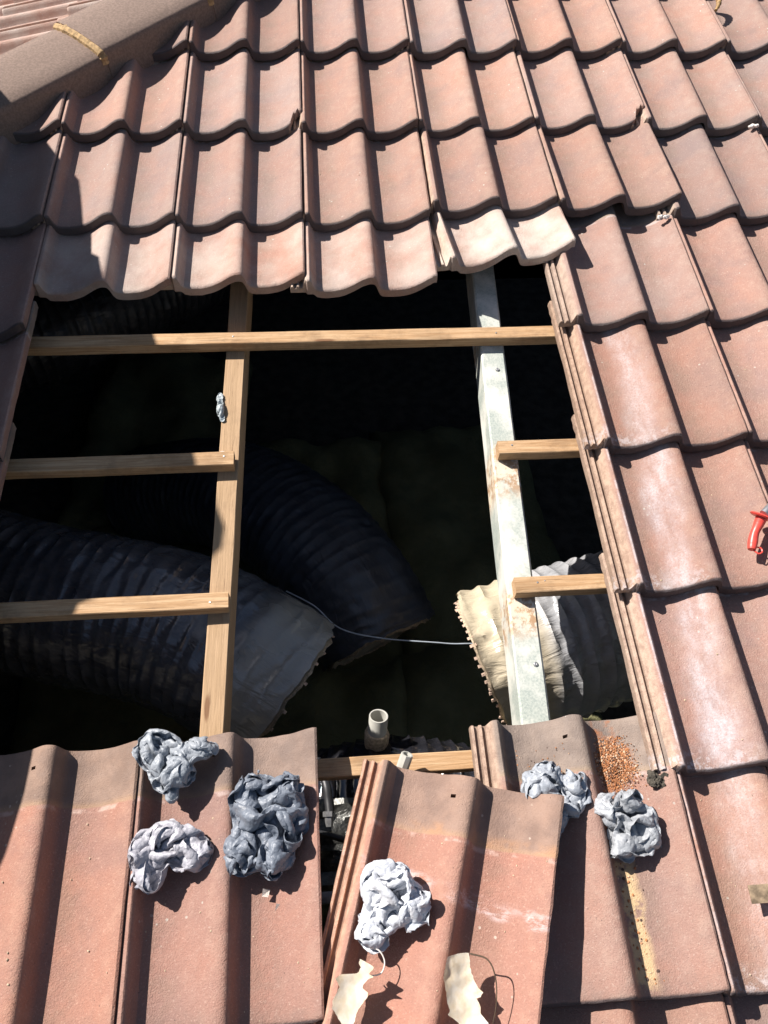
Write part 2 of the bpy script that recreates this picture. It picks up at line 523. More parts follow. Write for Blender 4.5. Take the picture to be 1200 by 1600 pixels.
def tile_matrix(k, r, du=0, dv=0, dz=0, rz=0, tx=0, ty=0):
    """k-th column (right seam at u = .3k), r-th course; extra slide / lift / turn / tilts"""
    u = (k - 1) * .3 + du
    v = -r * G + dv - .014
    return Matrix.Translation((u, v, TILT * TL + dz)) @ Matrix.Rotation(rz, 4, 'Z') @ Matrix.Rotation(-TILT + tx, 4, 'X') @ Matrix.Rotation(ty, 4, 'Y')
camR = Matrix(CR)
def pix(p):
    q = camR @ (Vector(p) - CP)
    return 600 + 1330 * q.x / -q.z, 800 - 1330 * q.y / -q.z
def inframe(mat4):
    n = 0
    for x in (0, .08, .15, .22, .3):
        for y in (.01, .1, .2, .3):
            a, b = pix(mat4 @ Vector((x, y, .03)))
            if 3 < a < 1197 and 3 < b < 1597: n += 1
    return n
HC = -0.055            # hip line on the main slope: v = u + HC
ORD = ['zeroth', 'first', 'second', 'third', 'fourth', 'fifth', 'sixth', 'seventh', 'eighth', 'ninth', 'tenth', 'eleventh', 'twelfth']
placed = []
def place_tile(mat4, me, col, frame=ROOF):
    o = bpy.data.objects.new('curved_tile', me)
    C.objects.link(o)
    o.matrix_world = frame @ mat4
    o.color = col
    return o
SPECIAL = {   # (column, course): slide, lift and turn of tiles that were moved
    (1, 3): dict(dv=.128, dz=-.0065), (2, 3): dict(dv=.138, dz=-.0065), (3, 3): dict(dv=.122, dz=-.0065),
    (4, 3): dict(du=.038, dv=.178, dz=-.001, rz=R_(7), tx=-.02, ty=-.02),
    (4, 2): dict(du=.010, dv=.022, dz=.012, tx=-.02), (5, 2): dict(du=.018, dv=.020, dz=.013, tx=-.02, rz=R_(1.2)),
    (3, 7): None, (5, 1): dict(du=.004, dv=.008)}
HOLE = {(k, r) for k in (1, 2, 3, 4) for r in (4, 5, 6)}
rows = {}
for r in range(-2, 10):
    for k in range(-5, 10):
        if (k, r) in HOLE or ((k, r) in SPECIAL and SPECIAL[(k, r)] is None): continue
        if r >= 8 and k > 7: continue
        kw = SPECIAL.get((k, r))
        if kw is None:
            kw = dict(du=rnd.uniform(-.0018, .0018), dv=rnd.uniform(-.0035, .0035), rz=rnd.uniform(-.004, .004), dz=rnd.uniform(0, .0006))
        T = tile_matrix(k, r, **kw)
        # against the hip: skip tiles wholly past it, cut those that cross
        cs = [T @ Vector((x, y, .02)) for x in (-.036, .298) for y in (0, .42)]
        past = [c.y - c.x - HC for c in cs]
        if min(past) > -.03: continue
        vis = inframe(T)
        me = TM[(k * 3 + r * 5) % 4]
        b = rnd.uniform(.86, 1.08)
        w = rnd.uniform(-.04, .05)
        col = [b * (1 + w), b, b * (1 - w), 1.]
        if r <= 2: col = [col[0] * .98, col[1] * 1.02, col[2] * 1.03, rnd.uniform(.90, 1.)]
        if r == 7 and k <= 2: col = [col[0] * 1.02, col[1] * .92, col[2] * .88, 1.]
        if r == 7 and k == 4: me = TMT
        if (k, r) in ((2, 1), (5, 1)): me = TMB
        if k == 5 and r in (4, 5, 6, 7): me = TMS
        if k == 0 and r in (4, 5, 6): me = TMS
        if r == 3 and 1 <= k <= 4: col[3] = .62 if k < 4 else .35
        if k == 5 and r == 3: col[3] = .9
        if max(past) > 0:
            bm = bmesh.new(); bm.from_mesh(me); bm.transform(T)
            bmesh.ops.bisect_plane(bm, geom=bm.verts[:] + bm.edges[:] + bm.faces[:], plane_co=(0, HC - .01, 0), plane_no=(-1, 1, 0), clear_outer=True)
            if not bm.verts: bm.free(); continue
            bm.transform(T.inverted())
            me = bpy.data.meshes.new('roof_tile'); bm.to_mesh(me); bm.free()
            me.materials.append(M['tile'])
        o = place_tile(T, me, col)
        o['_cut'] = 1 if max(past) > 0 else 0
        rows.setdefault(r, []).append((k, vis, o))
VISROWS = [r for r in sorted(rows) if any(v >= 1 for k, v, o in rows[r])]
for r in rows:
    lst = sorted(rows[r], key=lambda a: a[0])
    seen = [a for a in lst if a[1] >= 1]
    for k, vis, o in lst:
        cut = o['_cut']; del o['_cut']
        if vis < 1:
            tag(o, 'terracotta roof tile past the border of the picture', 'tile', 'roof tiles outside the view')
            continue
        ci = VISROWS.index(r) + 1
        course = '%s course from top' % ORD[ci]
        if 4 <= r <= 6:
            side = [a for a in seen if (a[0] <= 0) == (k <= 0)]
            n = side.index((k, vis, o)) + 1
            if k <= 0:
                lab = 'shaded terracotta tile left of the opening, %s' % course
                if len(side) > 1: lab = 'shaded terracotta tile %s left of the opening, %s' % ('next' if n == len(side) else 'further', course)
            else:
                look = 'white-streaked' if k == 5 else 'terracotta'
                lab = '%s tile, %s to the right of the opening, %s' % (look, ORD[n], course)
        else:
            n = seen.index((k, vis, o)) + 1
            look = 'terracotta wave tile'
            if me is None: pass
            if (k, r) in ((2, 1), (5, 1)): look = 'terracotta tile with a broken corner'
            elif cut: look = 'terracotta tile cut under the hip cap'
            elif r == 3 and k == 4: look = 'whitened tile turned askew at the opening corner'
            elif r == 3 and 1 <= k <= 3: look = 'pale dusty tile pushed up above the opening'
            elif r == 7 and k == 4: look = 'terracotta tile strewn with rusty grit'
            elif r == 7 and k <= 2: look = 'reddish tile with bare grey head'
            lab = '%s, %s from left, %s' % (look, ORD[n], course)
        tag(o, lab, 'tile', 'terracotta roof tiles laid in courses')
# the tile lifted out and laid loose, turned over its neighbours
T = Matrix.Translation((.5900, -2.358, .054)) @ Matrix.Rotation(-.285, 4, 'Z') @ Matrix.Rotation(-.052, 4, 'X') @ Matrix.Rotation(-.095, 4, 'Y')
LT = T
o = place_tile(T, tile_mesh('curved_tile', M['tile_smear'], seed=41, worn=1.8), (1.06, .90, .84, 1.))
tag(o, 'loose reddish tile laid askew on top of the lower course, holding a pale tape ball', 'tile')

# the slope on the other side of the hip
PHI = math.atan2(math.sin(TH), 1.0)
Hw = ROOF @ Vector((0, HC, 0))
ux, vx, nx_ = Vector((0, -1, 0)), Vector((math.cos(PHI), 0, math.sin(PHI))), Vector((-math.sin(PHI), 0, math.cos(PHI)))
OTH = Matrix(((ux.x, vx.x, nx_.x, Hw.x), (ux.y, vx.y, nx_.y, Hw.y), (ux.z, vx.z, nx_.z, Hw.z), (0, 0, 0, 1)))
OI = OTH.inverted()
a0 = OI @ (ROOF @ Vector((0, HC, 0))); a1 = OI @ (ROOF @ Vector((1, 1 + HC, 0)))
hd = (a1 - a0); hd.z = 0; hd.normalize()
hn = Vector((hd.y, -hd.x, 0))
if hn.dot(Vector((1, 0, 0))) < 0: hn = -hn            # points across the hip, onto the main slope (towards -y world = +x local)
for r in range(-4, 6):
    for k in range(-10, 4):
        T = Matrix.Translation(((k - 1) * .3 + .11, -r * G * .92 - .1, TILT * TL)) @ Matrix.Rotation(-TILT, 4, 'X')
        cs = [T @ Vector((x, y, .02)) for x in (-.036, .298) for y in (0, .42)]
        past = [(c - a0).dot(hn) for c in cs]
        if min(past) > -.03: continue
        me = TM[(k + r * 3) % 4]
        if max(past) > 0:
            bm = bmesh.new(); bm.from_mesh(me); bm.transform(T)
            bmesh.ops.bisect_plane(bm, geom=bm.verts[:] + bm.edges[:] + bm.faces[:], plane_co=a0 - hn * .01, plane_no=hn, clear_outer=True)
            if not bm.verts: bm.free(); continue
            bm.transform(T.inverted())
            me = bpy.data.meshes.new('roof_tile'); bm.to_mesh(me); bm.free(); me.materials.append(M['tile'])
        b = rnd.uniform(.9, 1.1)
        o = place_tile(T, me, (b, b, b, .8), OTH)
        o.color = (b * 1.2, b * 1.15, b * 1.1, .45)
        tag(o, 'pale dusty tile on the far slope beyond the hip ridge', 'tile', 'tiles of the slope beyond the hip')

# added sheet out of view, blocks light leaks under the far slope
bm = bmesh.new()
hy = lambda x: (x + HC) * math.cos(TH)
bm.faces.new([bm.verts.new((x, y, Hw.z + x * math.tan(PHI) - .05)) for x, y in ((-1.6, hy(-1.6)), (1.5, hy(1.5)), (1.5, 1.9), (-1.6, 1.9))])
o = mesh_obj('light_block_sheet', bm, M['black'], smooth=0); o.matrix_world = Matrix(); tag(o, 'unseen dark sheet added below the far slope to block light leaks', None, None, 'structure')
# hip caps
def hip_cap(s0, s1, label, lift):
    d = Vector((1, 1, 0)).normalized(); p = Vector((-1, 1, 0)).normalized()
    t = thing('hip_cap', Vector((0, HC, 0)) + d * s0)
    sec = [(-.116, .020), (-.112, .050), (-.110, .058), (-.104, .098), (-.099, .112), (-.092, .117), (-.05, .121), (0, .121), (.05, .117), (.092, .108), (.100, .102), (.110, .070), (.116, .020)]
    th = .014
    bm = bmesh.new()
    L = s1 - s0
    n = 26
    A, B = [], []
    for j in range(n + 1):
        y = L * j / n
        ra, rb = [], []
        for i, (q, z) in enumerate(sec):
            zz = z + lift * (1 - j / n)
            jj = 0
            if j in (0, n): jj = .0015 * noise.noise((q * 70, s0 * 9, j))
            w = .0014 * noise.noise((q * 20, y * 16, s0 * 7))
            e = .0012 * noise.noise((y * 90, i, s0)) if i in (0, len(sec) - 1) else 0
            ra.append(bm.verts.new(d * (y + jj) + p * (q + e) + Vector((0, 0, zz + w))))
            c = Vector((q, z))
            q2 = q * .90; z2 = zz - th
            rb.append(bm.verts.new(d * (y + jj) + p * q2 + Vector((0, 0, z2))))
        A.append(ra); B.append(rb)
    m_ = len(sec)
    for j in range(n):
        for i in range(m_ - 1):
            bm.faces.new((A[j][i], A[j + 1][i], A[j + 1][i + 1], A[j][i + 1]))
            bm.faces.new((B[j][i], B[j][i + 1], B[j + 1][i + 1], B[j + 1][i]))
        bm.faces.new((A[j][0], B[j][0], B[j + 1][0], A[j + 1][0]))
        bm.faces.new((A[j][-1], A[j + 1][-1], B[j + 1][-1], B[j][-1]))
    for i in range(m_ - 1):
        bm.faces.new((A[0][i], A[0][i + 1], B[0][i + 1], B[0][i]))
        bm.faces.new((A[n][i], B[n][i], B[n][i + 1], A[n][i + 1]))
    bmesh.ops.recalc_face_normals(bm, faces=bm.faces)
    mesh_obj('cap', bm, M['cap'], t, smooth=45)
    # bedding mortar pushed out under both edges
    for side in (-1, 1):
        bm = bmesh.new()
        pts, rad = [], []
        for j in range(40):
            y = L * j / 39
            q = side * .100 + .004 * noise.noise((y * 30, side, s0))
            pts.append(d * y + p * q + Vector((0, 0, (.020 if side < 0 else .014) + .004 * noise.noise((y * 22, 3, s0)))))
            rad.append(.022 + .005 * noise.noise((y * 26, 7 + side, s0)))
        tube(bm, pts, rad, 12)
        mesh_obj('mortar_bed', bm, M['mortar'], t)
    if s0 > -.6:
        bm = bmesh.new()      # pointing in the joint at the lower end
        pts = [d * (-.004) + p * q + Vector((0, 0, z + lift - .008)) for q, z in [(-.100, .09), (-.092, .112), (-.05, .117), (0, .1175), (.05, .113), (.096, .10)]]
        pts = crom(pts, 6)
        tube(bm, pts, [.0115 + .004 * noise.noise((i * .9, s0, 0)) for i in range(len(pts))], 8)
        mesh_obj('joint_mortar', bm, M['mortar_tan'], t)
    tag(t, label, 'hip cap', 'hip caps along the hip')
    return t
HL = .375
hs = .032
for q in (6, 5, 4): hip_cap(hs - q * HL, hs - (q - 1) * HL, 'grey brown hip cap further down past the left border of the picture', .012)
hip_cap(hs - 3 * HL, hs - 2 * HL, 'grey brown hip cap past the left border of the picture', .012)
hip_cap(hs - 2 * HL, hs - HL + .0, 'shaded hip cap at the left border, below the lit ones', .002)
hip_cap(hs - HL, hs, 'lit grey brown hip cap at the left, below the tan mortar joint', .012)
hip_cap(hs, hs + HL, 'lit hip cap above the tan mortar joint, running to the top border', .014)
hip_cap(hs + HL, hs + 2 * HL, 'grey brown hip cap just past the top border of the picture', .012)

# ------------------------------------------------------------------ timber
def beam(name, p0, p1, w, h, mat, label, cat, group=None, nails=(), bev=.0015):
    """top face centre line from p0 to p1 (roof frame)"""
    p0, p1 = Vector(p0), Vector(p1)
    d = (p1 - p0); L = d.length; d.normalize()
    z = Vector((0, 0, 1)); s = z.cross(d).normalized(); z = d.cross(s)
    rot = Matrix((d, s, z)).transposed().to_4x4()
    bm = bmesh.new()
    n = max(8, int(L / .04))
    sec = [(-w / 2 + bev, 0), (-w / 2, -bev), (-w / 2, -h + bev), (-w / 2 + bev, -h), (w / 2 - bev, -h), (w / 2, -h + bev), (w / 2, -bev), (w / 2 - bev, 0)]
    rings = []
    sd = rnd.random() * 50
    for i in range(n + 1):
        x = L * i / n
        rings.append([bm.verts.new((x + (.0012 * noise.noise((k * .9, sd, i)) if i in (0, n) else 0), a + .0010 * noise.noise((x * 9, sd, k * .3)), b + .0008 * noise.noise((x * 11, sd + 9, k * .3)))) for k, (a, b) in enumerate(sec)])
    for r, q in zip(rings, rings[1:]):
        for k in range(8):
            bm.faces.new((r[k], q[k], q[(k + 1) % 8], r[(k + 1) % 8]))
    bm.faces.new(rings[0]); bm.faces.new(rings[-1][::-1])
    bmesh.ops.recalc_face_normals(bm, faces=bm.faces)
    if not nails:
        o = mesh_obj(name, bm, mat, None, Matrix.Translation(p0) @ rot)
        return tag(o, label, cat, group)
    t = thing(name, p0, rot)
    mesh_obj('timber', bm, mat, t)
    for (x, y, rr, hh) in nails:
        bm = bmesh.new()
        r0 = [(rr, 0), (rr, hh * .4), (rr * .85, hh * .8), (rr * .45, hh), (.0001, hh * (.75))]
        prev = None
        for (a, b) in r0:
            ring = [bm.verts.new((x + a * math.cos(k * math.pi / 4), y + a * math.sin(k * math.pi / 4), b)) for k in range(8)]
            if prev:
                for k in range(8): bm.faces.new((prev[k], prev[(k + 1) % 8], ring[(k + 1) % 8], ring[k]))
            prev = ring
        mesh_obj('screw_head' if rr > .004 else 'nail_head', bm, M['steel'], t)
    return tag(t, label, cat, group)
BW, BH = .033, .029
bg_ = 'battens across the opening'
beam('batten', (-.55, -.957, 0), (1.32, -.962, 0), BW, BH, M['batten'], 'long pine batten spanning the top of the opening over both rafters', 'batten', bg_, [(.98, .004, .0022, .0012), (1.585, -.002, .0022, .0012)])
beam('batten', (-.55, -1.286, 0), (.438, -1.282, 0), BW, BH, M['batten'], 'short pine batten left of the timber rafter, middle of the opening', 'batten', bg_, [(.968, .004, .0022, .0012)])
beam('batten', (1.000, -1.277, 0), (1.42, -1.277, 0), BW, BH, M['batten'], 'upper pine batten stub from the pale rafter to the right tiles', 'batten', bg_, [(.03, .004, .0022, .0012)])
beam('batten', (-.55, -1.607, 0), (.434, -1.603, 0), BW, BH, M['batten'], 'lower left pine batten above the big black duct', 'batten', bg_, [(.95, -.004, .0022, .0012)])
beam('batten', (.992, -1.598, 0), (1.44, -1.598, 0), BW, BH, M['batten'], 'lower pine batten stub over the pale cut duct', 'batten', bg_, [(.045, .003, .0022, .0012), (.06, .006, .0015, .001)])
beam('batten', (-.3, -1.932, 0), (1.45, -1.926, 0), BW, BH, M['batten'], 'orange pine batten along the bottom of the opening behind the loose tile', 'batten', bg_)
beam('batten', (-.3, -2.262, 0), (1.45, -2.262, 0), BW, BH, M['batten'], 'pine batten under the bottom course, glimpsed in the gap', 'batten', bg_)
beam('rafter', (.380, -2.75, -.031), (.452, -.30, -.031), .043, .09, M['rafter'], 'sawn pine rafter on the left carrying batten ends', 'rafter')
def pale_rafter():
    p0, p1 = Vector((.972, -2.75, -.031)), Vector((1.050, -.30, -.031))
    return beam('rafter', p0, p1, .056, .09, M['paint'], 'pale grey rafter on the right with screw heads and rusty patches', 'rafter', None,
                [(1.705, -.006, .0050, .003), (1.00, -.012, .0050, .003)], .004)
r_ = pale_rafter()

# ------------------------------------------------------------------ inside the roof
zc = -1.58          # world height of the ceiling lining
def floor_sheet():
    bm = bmesh.new()
    vs = [bm.verts.new(v) for v in ((-2.2, -2.9, zc), (3.2, -2.9, zc), (3.2, 1.6, zc), (-2.2, 1.6, zc))]
    bm.faces.new(vs)
    o = mesh_obj('attic_floor', bm, M['dust'], smooth=0)
    o.matrix_world = Matrix()
    tag(o, 'dusty ceiling lining inside the roof space', None, None, 'structure')
floor_sheet()
def wall(name, pts, mat, label):  # unseen walls, added to keep light out of the roof space
    bm = bmesh.new()
    vs = [bm.verts.new(v) for v in pts]
    bm.faces.new(vs)
    r = bmesh.ops.solidify(bm, geom=bm.faces[:], thickness=.1)
    o = mesh_obj(name, bm, mat, smooth=0); o.matrix_world = Matrix()
    tag(o, label, None, None, 'structure')
def zr(y, off=-.16): return y * math.tan(TH) + off
wall('attic_wall', [(3.2, -2.75, -4), (3.2, 1.6, -4), (3.2, 1.6, zr(1.6)), (3.2, -2.75, zr(-2.75))], M['brick'], 'unseen brick wall added to close the roof space to light on the right')
wall('attic_wall', [(-2.2, -2.75, -4), (3.2, -2.75, -4), (3.2, -2.75, zr(-2.75)), (-2.2, -2.75, zr(-2.75))], M['brick'], 'unseen brick wall added under the eaves to keep light out')
wall('attic_wall', [(-1.5, -2.75, -4), (-1.5, 1.6, -4), (-1.5, 1.6, -.475), (-1.5, -1.4, -.475), (-1.5, -2.75, -.86)], M['brick'], 'unseen brick wall added to close the roof space to light on the left')
wall('attic_wall', [(-2.2, 1.6, -4), (3.2, 1.6, -4), (3.2, 1.6, zr(1.6)), (-2.2, 1.6, zr(1.6))], M['brick'], 'unseen brick wall added to close the roof space to light at the back')
bm = bmesh.new()
bm.faces.new([bm.verts.new(v) for v in ((-150, -150, -4), (150, -150, -4), (150, 150, -4), (-150, 150, -4))])
o = mesh_obj('ground', bm, M['ground'], smooth=0); o.matrix_world = Matrix(); tag(o, 'bare earth far below the roof', None, None, 'structure')

WI = ROOF.inverted()
def rw(p): return ROOF @ Vector(p)
# joists and insulation batts on the ceiling (world frame)
def batt(x, y, rz, w, l, h, label):
    bm = bmesh.new()
    n, m_ = 26, 36
    g = [[None] * (m_ + 1) for _ in range(n + 1)]
    sd = x * 13 + y
    for i in range(n + 1):
        for j in range(m_ + 1):
            a, b = i / n * 2 - 1, j / m_ * 2 - 1
            e = max(0, 1 - max(abs(a), abs(b)) ** 6)
            z = h * (.25 + .75 * e ** .5) + .055 * noise.noise((a * 2.3, b * 3, sd)) + .012 * noise.noise((a * 9, b * 11, sd))
            g[i][j] = bm.verts.new((a * w / 2 * (1 + .05 * noise.noise((b * 4, sd, 0))), b * l / 2 * (1 + .04 * noise.noise((a * 4, sd, 5))), z))
    for i in range(n):
        for j in range(m_):
            bm.faces.new((g[i][j], g[i + 1][j], g[i + 1][j + 1], g[i][j + 1]))
    rim = [g[i][0] for i in range(n + 1)] + [g[n][j] for j in range(1, m_ + 1)] + [g[i][m_] for i in range(n - 1, -1, -1)] + [g[0][j] for j in range(m_ - 1, 0, -1)]
    low = [bm.verts.new((v.co.x, v.co.y, 0)) for v in rim]
    for k in range(len(rim)):
        q = (k + 1) % len(rim)
        bm.faces.new((rim[k], low[k], low[q], rim[q]))
    o = mesh_obj('insulation_batt', bm, M['insul'], smooth=60)
    o.matrix_world = Matrix.Translation((x, y, zc + .006)) @ Matrix.Rotation(rz, 4, 'Z')
    tag(o, label, 'insulation', 'insulation batts between the joists')
for a in [(.55, -1.55, .02, .66, 1.2, .13, 'dull green insulation batt under the white pipe'), (.56, -.42, -.02, .64, 1.2, .12, 'dim insulation batt in the middle of the dark roof space'),
          (1.15, -1.5, .01, .64, 1.2, .14, 'dim insulation batt under the pale cut duct'), (1.16, -.35, .03, .64, 1.2, .12, 'dim insulation batt at the upper right in the dark'),
          (-.05, -.9, .02, .66, 1.2, .13, 'dim insulation batt at the left under the ducts'), (-.06, .25, -.03, .66, 1.2, .12, 'dim insulation batt at the upper left in the dark')]:
    batt(*a)

def duct(name, path, R, pitch, mat, label, depth=.011, end=None, start=None, tear=.0, teeth=None, seg=88, thick=.018, squash=1., torn=None, film_wr=.003, edgemat=None, sagp=.4):
    """spiral-wired flexible duct along a path given in the roof frame. end / start: cut tilt vectors (roof frame)"""
    P = crom(path, 40)
    # resample by arclength
    L = [0]
    for a, b in zip(P, P[1:]): L.append(L[-1] + (b - a).length)
    step = pitch / 7
    n = int(L[-1] / step)
    arr = np.array([p[:] for p in P])
    Q = [Vector([float(np.interp(L[-1] * i / n, L, arr[:, c])) for c in range(3)]) for i in range(n + 1)]
    up = Vector((0, 0, 1))
    t = thing(name, Q[0])
    bm = bmesh.new()
    uvl = bm.loops.layers.uv.new('UVMap')
    rings, inner = [], []
    frames = []
    for i, p in enumerate(Q):
        d = (Q[min(i + 1, n)] - Q[max(i - 1, 0)]).normalized()
        a = (up - d * up.dot(d)).normalized(); up = a
        frames.append((p, d, a, d.cross(a)))
    sd = len(label) * 1.7
    def cut(ang, which):
        v = which
        return v[0] * math.cos(ang) + v[1] * math.sin(ang) + tear * (noise.noise((math.cos(ang) * 4, math.sin(ang) * 4, sd)) + .5 * noise.noise((math.cos(ang) * 17, math.sin(ang) * 17, sd)))
    LL = L[-1]
    for i, (p, d, a, b) in enumerate(frames):
        s = LL * i / n
        ro, ri = [], []
        for k in range(seg):
            ang = 2 * math.pi * k / seg
            s2 = s
            off = 0
            if end: off += cut(ang, end) * max(0, 1 - (LL - s) / .12)
            if start: off += cut(ang, start) * max(0, 1 - s / .12)
            ph = (s / pitch + k / seg) % 1
            sag = math.sin(math.pi * ph) ** sagp
            wr = film_wr * noise.noise((s / pitch * 1.1, ang * 6 + s * 20, sd)) * sag * 2
            r = R * (1 + .03 * noise.noise((s * 4, math.cos(ang), math.sin(ang) + sd))) - depth * sag + wr
            c = p + d * off + (r * math.cos(ang) * squash) * a + (r * math.sin(ang)) * b
            ro.append(bm.verts.new(c - Q[0]))
            r2 = r - thick
            ri.append((p + d * off + (r2 * math.cos(ang) * squash) * a + (r2 * math.sin(ang)) * b - Q[0]))
        rings.append(ro); inner.append(ri)
    for i in range(n):
        for k in range(seg):
            q = (k + 1) % seg
            f = bm.faces.new((rings[i][k], rings[i][q], rings[i + 1][q], rings[i + 1][k]))
            uu = (LL - i * step, LL - (i + 1) * step) if end else (i * step, (i + 1) * step)
            for lp, (U, V) in zip(f.loops, ((uu[0], k / seg), (uu[0], (k + 1) / seg), (uu[1], (k + 1) / seg), (uu[1], k / seg))):
                lp[uvl].uv = (U / .6 if False else U, V)
    bmesh.ops.recalc_face_normals(bm, faces=bm.faces)
    mesh_obj('jacket', bm, mat, t, smooth=50)
    bm = bmesh.new()
    uvl = bm.loops.layers.uv.new('UVMap')
    vi = [[bm.verts.new(c) for c in r] for r in inner]
    for i in range(n):
        for k in range(seg):
            q = (k + 1) % seg
            bm.faces.new((vi[i][k], vi[i + 1][k], vi[i + 1][q], vi[i][q]))
    for which in ([n] if end else []) + ([0] if start else []):
        outer = [bm.verts.new(v) for v in [Vector(c) for c in OUT[which]]] if False else None
    mesh_obj('inner_lining', bm, M['liner'], t, smooth=50)
    # ragged rim joining the jacket and the lining
    for which, on in ((n, end), (0, start)):
        if not on: continue
        bm = bmesh.new()
        p, d, a, b = frames[which]
        sg = 1 if which == n else -1
        me = t.children[0].data
        o_, i_ = [], []
        for k in range(seg):
            oc = me.vertices[which * seg + k].co
            ic = inner[which][k]
            mid = (oc + ic) / 2 + d * sg * (.004 + .007 * abs(noise.noise((k * .55, sd, which))))
            o_.append((bm.verts.new(oc), bm.verts.new(mid + .002 * noise.noise_vector((k * .7, sd, 2))), bm.verts.new(ic)))
        for k in range(seg):
            q = (k + 1) % seg
            for z in (0, 1):
                bm.faces.new((o_[k][z], o_[q][z], o_[q][z + 1], o_[k][z + 1]))
        bmesh.ops.recalc_face_normals(bm, faces=bm.faces)
        mesh_obj('torn_rim', bm, edgemat or M['liner_torn'], t, smooth=20)
        if teeth and teeth[0] == which * 0 + (1 if which == n else 0):
            rr = random.Random(5)
            N = teeth[1]
            for q in range(N):
                k0 = int((q + rr.uniform(-.12, .12)) / N * seg) % seg
                if rr.random() < .08: continue
                oc = me.vertices[which * seg + k0].co
                rad = (oc - (p - Q[0])); rad -= d * rad.dot(d); rad.normalize()
                tan = d.cross(rad)
                Tm = Matrix((tan, rad, d * sg)).transposed().to_4x4(); Tm.translation = oc
                l = rr.uniform(.008, .013)
                bm = bmesh.new()
                box(bm, -.0036, .0036, -.0050, -.0015, -.004, l, .0006, Tm @ Matrix.Rotation(rr.uniform(-.12, .12), 4, 'Y') @ Matrix.Rotation(rr.uniform(-.1, .2), 4, 'X'), 1)
                mesh_obj('torn_tab', bm, M['pink_torn'], t, smooth=20)
    tag(t, label, 'air duct', 'flexible ducts in the roof space')
    return t
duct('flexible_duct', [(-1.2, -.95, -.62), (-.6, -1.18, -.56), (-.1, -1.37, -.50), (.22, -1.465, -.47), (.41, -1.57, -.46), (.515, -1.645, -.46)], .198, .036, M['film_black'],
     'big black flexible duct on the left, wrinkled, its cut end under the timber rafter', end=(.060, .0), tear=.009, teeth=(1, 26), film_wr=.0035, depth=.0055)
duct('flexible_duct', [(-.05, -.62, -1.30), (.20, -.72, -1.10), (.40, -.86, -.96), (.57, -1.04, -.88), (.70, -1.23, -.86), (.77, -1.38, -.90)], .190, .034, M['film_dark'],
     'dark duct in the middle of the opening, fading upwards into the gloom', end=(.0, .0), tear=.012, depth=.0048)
duct('flexible_duct', [(1.000, -1.600, -.475), (1.15, -1.565, -.475), (1.35, -1.51, -.49), (1.7, -1.42, -.55), (2.2, -1.3, -.65)], .194, .041, M['film_pale'],
     'pale sunlit duct under the pale rafter with a ragged comb-like cut end', start=(-.050, .004), tear=.006, teeth=(0, 60), depth=.011, film_wr=.005, seg=110, sagp=.6)
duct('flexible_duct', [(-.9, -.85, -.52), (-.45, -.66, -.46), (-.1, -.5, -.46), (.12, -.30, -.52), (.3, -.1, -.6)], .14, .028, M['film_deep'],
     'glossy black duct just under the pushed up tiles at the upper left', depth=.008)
duct('flexible_duct', [(-.2, -2.10, -.75), (.3, -1.99, -.62), (.62, -1.925, -.49), (.80, -1.915, -.46), (1.02, -1.97, -.54), (1.4, -2.15, -.75)], .145, .026, M['film_gloss'],
     'glossy black duct below the white pipe, reflecting blue sky', depth=.010)

# ------------------------------------------------------------------ pipes and wires inside
def revolve(bm, prof_, n=28, T=None):
    prev = None
    for (a, b) in prof_:
        ring = [bm.verts.new((a * math.cos(2 * math.pi * k / n), a * math.sin(2 * math.pi * k / n), b)) for k in range(n)]
        if T:
            for v in ring: v.co = T @ v.co
        if prev:
            for k in range(n): bm.faces.new((prev[k], prev[(k + 1) % n], ring[(k + 1) % n], ring[k]))
        prev = ring
down = Matrix.Rotation(-TH, 4, 'X')       # stands upright in the world
t = thing('plastic_pipe', (.724, -1.762, -.30), down @ Matrix.Rotation(R_(-13), 4, 'X') @ Matrix.Rotation(R_(4), 4, 'Y'))
bm = bmesh.new(); revolve(bm, [(.0170, -.7), (.0172, -.001), (.0180, 0), (.0202, 0), (.0208, -.001), (.0208, -.9)]); mesh_obj('pipe', bm, M['pvc'], t)
bm = bmesh.new()
revolve(bm, [(.0210, -.045), (.0245, -.047), (.0275, -.056), (.027, -.080), (.0240, -.098), (.0212, -.104)])
for v in bm.verts:
    v.co.xy *= 1 + .09 * noise.noise(v.co * 60)
mesh_obj('tape_collar', bm, M['liner_torn'], t)
tag(t, 'upright white plastic pipe with a crusty tan collar, open end up', 'pipe')
t = thing('pipe_stub', (.752, -1.922, .040), Matrix.Rotation(R_(-25), 4, 'Z') @ Matrix.Rotation(R_(-52), 4, 'X'))
bm = bmesh.new(); revolve(bm, [(.0075, -.06), (.0078, 0), (.0105, 0), (.0110, -.006), (.0110, -.060)], 8); mesh_obj('pipe_stub_body', bm, M['pvc'], t, smooth=30)
tag(t, 'small grey hexagonal pipe end on the batten behind the loose tile', 'pipe fitting')
bm = bmesh.new()
tube(bm, crom([(.52, -1.40, -.44), (.59, -1.46, -.40), (.65, -1.52, -.40), (.75, -1.55, -.40), (.90, -1.57, -.40), (1.02, -1.58, -.43), (1.2, -1.6, -.75)], 10), .0016, 8)
tag(mesh_obj('cable', bm, M['wire']), 'thin pale cable sagging between the two big ducts', 'cable')
bm = bmesh.new()
t = thing('hose_connector', (.612, -1.975, -.16))
tube(bm, crom([(-.02, .10, -.02), (-.004, .05, .0), (0, .02, 0), (.002, -.005, 0)], 8), .0085, 12); mesh_obj('hose', bm, M['black'], t)
